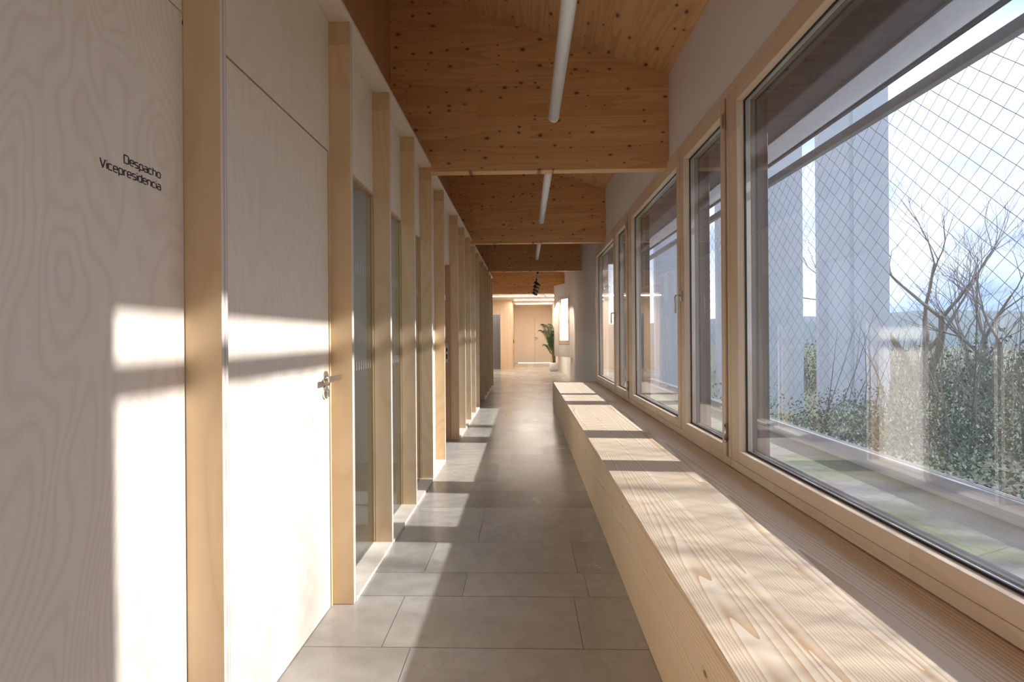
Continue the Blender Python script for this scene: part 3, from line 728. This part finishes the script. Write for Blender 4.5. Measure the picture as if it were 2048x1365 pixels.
def tree(name, base, height, seed, label, lean=0.0, spread=1.0, group=None, levels=6, trunks=3, thick=0.016):
    rng = random.Random(seed); mb = MB()
    def grow(p, d, L, r, lv):
        n = 4; pts = [p]; rads = [r]
        q = Vector(p); dd = Vector(d)
        for i in range(n):
            dd = (dd+Vector((rng.uniform(-1, 1), rng.uniform(-1, 1), rng.uniform(-0.5, 0.9)))*0.14).normalized()
            q = q+dd*L/n; pts.append(q.copy()); rads.append(r*(1-0.42*(i+1)/n))
        mb.tube(pts, rads, 7 if lv > 4 else (5 if lv > 2 else 3), False)
        if lv == 0: return
        kids = rng.choice([2, 3]) if lv > 1 else 3
        for k in range(kids+ (1 if lv in (3, 4) else 0)):
            i = rng.choice([2, 3, 4, 4]) if k else 4
            ax = Vector((rng.uniform(-1, 1), rng.uniform(-1, 1), rng.uniform(-1, 1))).normalized()
            nd = (Matrix.Rotation(rng.uniform(0.3, 0.75)*spread, 3, ax) @ dd); nd.z += 0.10; nd.normalize()
            grow(pts[i], nd, L*rng.uniform(0.66, 0.86), rads[i]*0.72, lv-1)
    b = Vector(base)
    for t in range(trunks):
        a = 2*math.pi*t/trunks+seed; d = Vector((0.28*math.cos(a)*spread, 0.28*math.sin(a)*spread+lean, 1)).normalized()
        grow(b+Vector((0.12*math.cos(a), 0.12*math.sin(a), 0)), d, height*0.27, height*thick, levels-1 if t else levels)
    o = mb.build(name, 'bark', origin=tuple(base)); tag(o, label, 'tree', group); return o
G = 'bare trees outside the windows'
tree('bare_tree', (20.4, 25.5, -1.5), 13.5, 3, 'bare many-stemmed tree outside, beside the grey wall block', 0, 1.1, G, 7, 3)
tree('bare_tree', (19.8, 21.0, -1.5), 9.5, 8, 'slimmer bare tree at the right edge of the photo, leaning right', -0.25, 1.1, G, 6, 3)
tree('bare_tree', (30, 33, -1.8), 10, 15, 'distant bare tree between the two nearer bare trees', 0, 1.1, G, 5, 2)
# trees further along the sunny side, whose twigs dapple the bench and the first door
tree('bare_tree', (17.5, -1.2, -1.2), 10.8, 33, 'bare tree standing farther out behind the one closest to the windows', 0, 1.1, G, 6, 4, 0.021)
tree('bare_tree', (10.6, 0.7, -0.75), 8.2, 52, 'bare tree closest to the windows, casting streaks of shade on the first door', 0, 1.15, G, 6, 5, 0.022)
def scrub():
    rng = random.Random(5); mb = MB()
    for c in range(150):
        near = c < 80
        x = rng.uniform(4.2, 8.5) if near else rng.uniform(8.5, 20); y = rng.uniform(1, 10.5) if near else rng.uniform(-2, 24)
        if y > 11 and x < 9.8: continue
        zc = heightg(x, y); R0 = rng.uniform(0.5, 0.9) if near else rng.uniform(0.9, 1.9); top = rng.uniform(0.4, 1.1) if near else rng.uniform(1.3, 2.5)
        for k in range(260):
            a = rng.uniform(0, 6.28); e = rng.uniform(0, 1); rad = R0*math.sqrt(rng.random())
            px, py = x+rad*math.cos(a), y+rad*math.sin(a); pz = zc+top*e*(1-0.45*(rad/R0)**2)
            s_ = rng.uniform(0.018, 0.045)*(1 if near else 1.8); n = Vector((rng.uniform(-1, 1), rng.uniform(-1, 1), rng.uniform(-1, 1))).normalized(); t = n.orthogonal().normalized(); b = n.cross(t); P = Vector((px, py, pz))
            mb.quad(P-t*s_, P+b*s_*0.5, P+t*s_, P-b*s_*0.5)
    o = mb.build('scrub_foliage', 'scrub'); tag(o, 'tangle of green scrub on the slope beyond the net', 'shrubs', kind='stuff')
    mb = MB()
    for c in range(2200):
        x = rng.uniform(6, 22); y = rng.uniform(-3, 26); zc = heightg(x, y); h = rng.uniform(0.8, 2.6)
        if y > 11 and x < 9.5: continue
        d = Vector((rng.uniform(-.4, .4), rng.uniform(-.4, .4), 1)); p = Vector((x, y, zc)); mb.tube([p, p+d*h*0.5, p+d*h+Vector((rng.uniform(-.2, .2), rng.uniform(-.2, .2), 0))], [0.014, 0.009, 0.003], 3, False)
    o = mb.build('scrub_stems', 'twig'); tag(o, 'bare upright stems standing in the scrub beyond the net', 'shrubs', kind='stuff')
scrub()
# ------------------------------------------------------------------ tube lamps
def tubes():
    labs = ['nearest and longest-looking opal tube lamp, in front of the first beam panel', 'second opal tube lamp, between the first and second beam panels', 'third small opal tube lamp, beyond the second beam panel']
    proto = None; L = 2.35
    for i, (x, y1) in enumerate(((0.229, 3.66), (0.247, 6.95), (0.262, 10.20))):
        if proto is None:
            r = thing('tube_lamp', (x, y1-L, 2.885))
            mb = MB(); mb.tube([(0, 0.03, 0), (0, L-0.03, 0)], 0.040, 28); mb.build('opal_tube', 'diffuser', r)
            for a, b in ((0, 0.03), (L-0.03, L)):
                mb = MB(); mb.tube([(0, a, 0), (0, b, 0)], 0.041, 28); mb.build('end_cap', 'lobby_white', r, 0.003)
            for yy in (0.35, L-0.35):
                ztop = roof_z(x)-2.885
                mb = MB(); mb.tube([(0, yy, 0.038), (0, yy, ztop)], 0.0012, 5); mb.build('suspension_cable', 'steel', r)
            proto = r
        else:
            r = proto.copy(); COL.objects.link(r); r.location = (x, y1-L, 2.885)
            for ch in list(proto.children):
                c = ch.copy(); COL.objects.link(c); c.parent = r
        tag(r, labs[i], 'lamp', 'tube lamps hung along the corridor')
tubes()
# ------------------------------------------------------------------ lobby beyond
def lobby():
    Y1, Y2, XQ = 18.3, 22.4, -0.50
    zc = 2.63
    # lowered ceiling
    mb = MB(); mb.box(-5, 1.9, 15.8, YE, zc, zc+0.1); struct(mb.build('ceiling_lobby', 'cream'), 'flat pale lowered ceiling of the lobby', 'ceiling')
    mb = MB(); mb.box(-5, 1.9, 11.95, 15.7, 4.0, 4.1); 
    mb = MB(); mb.box(-5.0, XL-0.08, ye_(), 15.7, 2.9, 3.0); struct(mb.build('ceiling_side', 'roof'))
    mb = MB(); mb.box(-5.05, -4.95, ye_(), YE, 0, 4.3); struct(mb.build('wall_lobby_left', 'lobby_white'))
    # wood panelled wall facing the corridor with the steel door
    mb = MB(); mb.box(-4.95, -1.95, Y1, Y1+0.1, 0, zc); mb.box(-0.93, XQ, Y1, Y1+0.1, 0, zc); mb.box(-1.95, -0.93, Y1, Y1+0.1, 2.07, zc)
    struct(mb.build('wall_panelled', 'panel_x'), 'vertical wood board wall at the far end of the corridor', 'wall')
    r = thing('door_4', (-1.44, Y1, 0)); struct(r, 'brushed dark steel door in the wood boarded far wall', 'door')
    mb = MB(); mb.box(-1.95, -1.441, Y1+0.03, Y1+0.06, 0.0, 2.07); part(mb, 'leaf', 'lift', r)
    mb = MB(); mb.box(-1.439, -0.93, Y1+0.03, Y1+0.06, 0.0, 2.07); part(mb, 'leaf', 'lift', r)
    mb = MB(); mb.box(XQ-0.1, XQ, Y1+0.1, Y2, 0, zc); struct(mb.build('wall_return', 'panel_y'), 'wood boarded return wall beside the double door', 'wall')
    mb = MB(); mb.box(XQ-0.3, 0.92, Y2, Y2+0.1, 2.13, zc); mb.box(XQ-0.3, -0.33, Y2, Y2+0.1, 0, 2.13); mb.box(1.23, 1.9, Y2, Y2+0.1, 0, zc); mb.box(0.92, 1.23, Y2, Y2+0.1, 2.13, zc)
    struct(mb.build('wall_far', 'cream'), 'cream wall around the double door', 'wall')
    r = thing('door_5', (0.45, Y2, 0)); struct(r, 'cream double door at the very end of the corridor', 'door')
    mb = MB(); mb.box(-0.33, 0.447, Y2+0.03, Y2+0.07, 0.035, 2.13); part(mb, 'leaf', 'cream', r, 0.002)
    mb = MB(); mb.box(0.453, 1.23, Y2+0.03, Y2+0.07, 0.035, 2.13); part(mb, 'leaf', 'cream', r, 0.002)
    mb = MB(); mb.box(0.447, 0.453, Y2+0.045, Y2+0.07, 0.03, 2.12); part(mb, 'meeting_gap', 'dark_wood', r)
    mb = MB(); mb.box(-0.38, 1.26, Y2-0.025, Y2, 2.125, 2.165); part(mb, 'head_trim', 'cream', r, 0.003)
    for z in (1.18, 1.10):
        mb = MB(); mb.lathe([(0.001, 0), (0.026, 0), (0.026, 0.012), (0.001, 0.012)], (0, 0, 0), 16)
        mb.v = [(0.50+a, Y2+0.03-c, z+b) for a, b, c in mb.v]; 
        if z > 1.15: mb.box(0.50, 0.61, Y2-0.02, Y2-0.008, z-0.010, z+0.010); mb.box(0.49, 0.51, Y2-0.02, Y2+0.02, z-0.008, z+0.008)
        else: mb.box(0.495, 0.60, Y2+0.014, Y2+0.018, z-0.005, z+0.005)
        part(mb, 'handle' if z > 1.15 else 'lock_rose', 'steel', r)
    # small pictogram and line of writing on the left leaf (blurred in the photograph)
    mb = MB(); fn = lambda v: (0.26+v.x, Y2+0.0285, 1.70+v.y)
    ribbon(mb, [(0.05, 0.10, .02), (0.10, 0.10, .02), (0.10, 0.03, .02), (0.05, 0.03, .02)], 0.012, True, fn)
    x = -0.03
    for c in ('c', 'n', 'o'):
        for p in GL[c][1]:
            cl = p[-1] == 'c' and len(p) > 2 and p[-1] == 'c'
            q = p[:-1] if cl else p
            ribbon(mb, q, 0.16, cl, lambda v: (0.26+x+v.x*0.05, Y2+0.0285, 1.61+v.y*0.045))
        x += 0.052
    part(mb, 'door_marking', 'steel', r)
    # lit room behind the double door, its light shows in the gap under the leaves
    mb = MB(); mb.box(-0.6, 1.6, Y2+1.4, Y2+1.5, 0, zc); mb.box(-0.7, -0.6, Y2+0.1, Y2+1.5, 0, zc); mb.box(1.5, 1.6, Y2+0.1, Y2+1.5, 0, zc); struct(mb.build('wall_room_behind', 'lobby_white'))
    ld = bpy.data.lights.new('room_lamp', 'AREA'); ld.energy = 45; ld.size = 1.0; lo = bpy.data.objects.new('room_lamp', ld); COL.objects.link(lo); lo.location = (0.3, Y2+0.75, 2.5); lo.parent = None
    # right side of lobby
    mb = MB(); mb.box(1.29, 1.43, 12.6, 17.75, 0, 4.2)
    struct(mb.build('wall_right_lobby', 'white'), 'white wall beyond the projecting window box', 'wall')
    mb = MB(); mb.box(1.20, 1.9, 17.75, 17.85, 0, zc); mb.box(1.20, 1.30, 17.85, Y2, 0, zc)
    struct(mb.build('wall_alcove', 'cream'), 'cream wall behind the potted palm', 'wall')
    # side closing above beam
    # lamps: continuous lit lines in the ceiling
    proto = None
    def lamp(x0, x1, y, lb):
        r = thing('linear_lamp', (x0, y, zc)); tag(r, lb, 'lamp', 'lit linear ceiling lamps of the lobby')
        mb = MB(); mb.box(x0-0.01, x1+0.01, y-0.03, y+0.03, zc-0.02, zc-0.001); part(mb, 'housing', 'lobby_white', r)
        mb = MB(); mb.box(x0, x1, y-0.02, y+0.02, zc-0.045, zc-0.0205); part(mb, 'lit_diffuser', 'led', r, 0.004)
        ld = bpy.data.lights.new('lamp', 'AREA'); ld.shape = 'RECTANGLE'; ld.size = x1-x0; ld.size_y = 0.05; ld.energy = 7.5*(x1-x0); ld.color = (1, 0.92, 0.82)
        lo = bpy.data.objects.new('lamp_light', ld); COL.objects.link(lo); lo.location = ((x0+x1)/2, y, zc-0.05)
    lamp(-3.6, 0.66, 16.35, 'long lit ceiling line nearest the camera, left of the gap')
    lamp(0.74, 1.85, 16.35, 'short lit ceiling line nearest the camera, right of the gap')
    lamp(-0.40, 1.16, 18.1, 'middle lit ceiling line of the three in depth')
    lamp(-0.38, 1.14, 20.2, 'farthest lit ceiling line above the double door')
    r = thing('wall_switch', (XQ, 20.7, 1.03)); tag(r, 'small black switch on the boarded return wall near the double door', 'switch')
    mb = MB(); mb.box(XQ, XQ+0.03, 20.64, 20.76, 0.96, 1.10); part(mb, 'plate', 'black_metal', r, 0.004)
    mb = MB(); mb.box(XQ+0.03, XQ+0.034, 20.67, 20.73, 1.0, 1.06); part(mb, 'button', 'steel', r)
def ye_(): return FINS[-1]+TF
lobby()
# projecting triangular window box on the right wall
def oriel():
    A = Vector((1.23, 12.45)); B = Vector((0.82, 13.55)); C = Vector((1.28, 13.9)); z0, z1 = 0.72, 2.60
    r = thing('window_5', (A.x, A.y, z0)); struct(r, 'small bright window in a white angled box on the right wall', 'window')
    d = (B-A).normalized(); n = Vector((-d.y, d.x)); Lw = (B-A).length   # n points to the corridor? (toward -x)
    if n.x > 0: n = -n
    t = 0.05
    def slab(mb, a, b, za, zb, dep0=0.0, dep1=t):
        p = [A+d*a-n*dep0, A+d*b-n*dep0, A+d*b-n*dep1, A+d*a-n*dep1]
        mb.prism([(q.x, q.y) for q in p], 2, za, zb)
    w0, w1, q0, q1 = 0.17*Lw, 0.75*Lw, 1.02, 2.30
    mb = MB(); slab(mb, 0, w0, z0, z1); slab(mb, w1, Lw, z0, z1); slab(mb, w0, w1, z0, q0); slab(mb, w0, w1, q1, z1)
    part(mb, 'front_panel', 'lobby_white', r, 0.003)
    mb = MB(); mb.prism([(A.x, A.y), (B.x, B.y), (C.x, C.y), (C.x, A.y)], 2, z1, z1+0.04); mb.prism([(A.x, A.y), (B.x, B.y), (C.x, C.y), (C.x, A.y)], 2, z0-0.04, z0)
    e = (C-B).normalized(); m = Vector((-e.y, e.x)); 
    mb.prism([(B.x, B.y), (C.x, C.y), (C.x-m.x*-0.0+0.0, C.y-0.05), (B.x+0.02, B.y-0.05)], 2, z0, z1)
    part(mb, 'box_sides', 'lobby_white', r)
    fw = 0.075
    mb = MB(); slab(mb, w0, w0+fw, q0, q1, -0.01, 0.05); slab(mb, w1-fw, w1, q0, q1, -0.01, 0.05); slab(mb, w0+fw, w1-fw, q0, q0+fw+0.03, -0.01, 0.05); slab(mb, w0+fw, w1-fw, q1-fw, q1, -0.01, 0.05)
    f = part(mb, 'wood_frame', 'frame_v', r, 0.003)
    mb = MB(); slab(mb, w0+fw, w1-fw, q0+fw+0.03, q1-fw, 0.02, 0.03); sub(mb, 'lit_pane', 'day_glow', f, r)
    mb = MB(); slab(mb, w1-fw-0.07, w1-fw-0.01, q1-fw-0.36, q1-fw, 0.010, 0.018); sub(mb, 'blind_slat', 'grey_wall', f, r)
    mb = MB(); slab(mb, w0+0.015, w0+0.03, 1.55, 1.70, -0.03, -0.011); sub(mb, 'handle', 'steel', f, r)
oriel()
# track with spotlights
def track():
    x, z = 0.30, 2.66
    r = thing('track_light', (x, 12.0, z)); tag(r, 'black ceiling track carrying small spotlights in the lobby', 'track light')
    mb = MB(); mb.box(x-0.02, x+0.02, 11.0, 15.6, z-0.0, z+0.045); part(mb, 'track', 'black_metal', r, 0.002)
    for y in (11.3, 13.3, 15.3):
        mb = MB(); mb.tube([(x, y, z+0.045), (x, y, roof_z(x))], 0.002, 5); part(mb, 'suspension_cable', 'steel', r)
    for y, s in ((12.1, 1), (13.0, 1), (13.9, 1), (14.9, 1)):
        mb = MB(); mb.box(x-0.018, x+0.018, y-0.07, y+0.07, z-0.04, z); mb.tube([(x, y, z-0.04), (x, y, z-0.08)], 0.01, 8)
        a = Vector((x-0.05, y-0.02, z-0.07)); b = Vector((x+0.075, y+0.05, z-0.15)); mb.tube([a, b], 0.038, 16); h = part(mb, 'spot_head', 'black_metal', r)
        dd = (b-a).normalized(); mb = MB(); mb.tube([b, b+dd*0.003], 0.031, 16); sub(mb, 'lens', 'spot_lens', h, r)
        ld = bpy.data.lights.new('spot', 'SPOT'); ld.energy = 34; ld.spot_size = math.radians(50); ld.spot_blend = 0.6; ld.color = (1, 0.82, 0.62); ld.shadow_soft_size = 0.03
        lo = bpy.data.objects.new('spot_lamp', ld); COL.objects.link(lo); lo.location = b+dd*0.02; lo.rotation_euler = Vector((0.55, 0.25, -0.8)).to_track_quat('-Z', 'Y').to_euler()
track()
# potted palm
def palm():
    c = (1.03, 17.3, 0); r = thing('potted_palm', c); tag(r, 'tall green feathery palm in a white round pot by the double door', 'plant')
    mb = MB(); mb.lathe([(0.001, 0.0), (0.12, 0.0), (0.15, 0.03), (0.165, 0.12), (0.16, 0.22), (0.14, 0.30), (0.128, 0.30), (0.13, 0.26), (0.001, 0.26)], c); part(mb, 'pot', 'pot', r)
    mb = MB(); mb.lathe([(0.001, 0.275), (0.131, 0.27)], c, 24); part(mb, 'soil', 'soil', r)
    rng = random.Random(12)
    for k in range(13):
        a = 2*math.pi*k/13+rng.uniform(-.2, .2); h = rng.uniform(1.0, 1.75) if k % 3 else rng.uniform(1.6, 1.95); reach = rng.uniform(0.30, 0.62)
        if math.cos(a) > 0.2: reach *= 0.25   # fronds on the wall side stay upright
        if math.sin(a) > 0.4: reach *= 0.45
        d = Vector((math.cos(a), math.sin(a), 0)); st = Vector(c)+Vector((0, 0, 0.27))+d*0.04; pts = []
        n = 14
        for i in range(n+1):
            t = i/n; pts.append(st+d*reach*(t**1.9)+Vector((0, 0, (h-0.27)*(1.12*t-0.30*t**4.2))))
        mb = MB(); mb.tube(pts, [0.012*(1-0.8*i/n)+0.002 for i in range(n+1)], 6); f = part(mb, 'frond_stem', 'stem', r)
        mb = MB()
        for i in range(5*4, n*4):
            t = i/4; i0 = int(t); p = pts[i0].lerp(pts[min(i0+1, n)], t-i0); ax = (pts[min(i0+1, n)]-pts[max(i0-1, 0)]).normalized(); side = ax.cross(Vector((0, 0, 1))); 
            if side.length < 0.1: side = ax.cross(d)
            side.normalize(); LL = 0.26*math.sin(math.pi*min(1, (i/4-4)/(n-3.2)))**0.6+0.05
            for s in (1, -1):
                q = p+side*s*LL*0.55+ax*LL*0.45+Vector((0, 0, -0.02)); tip = p+side*s*LL*0.8+ax*LL*0.75+Vector((0, 0, -0.11*LL/0.3))
                wv = ax*0.009; mb.quad(p-wv*.5, q-wv, tip, q+wv)
        mb.v = [(min(v[0], 1.19-0.0005*(i_ % 7)), v[1], v[2]) for i_, v in enumerate(mb.v)]; sub(mb, 'leaflets', 'leaf', f, r)
palm()
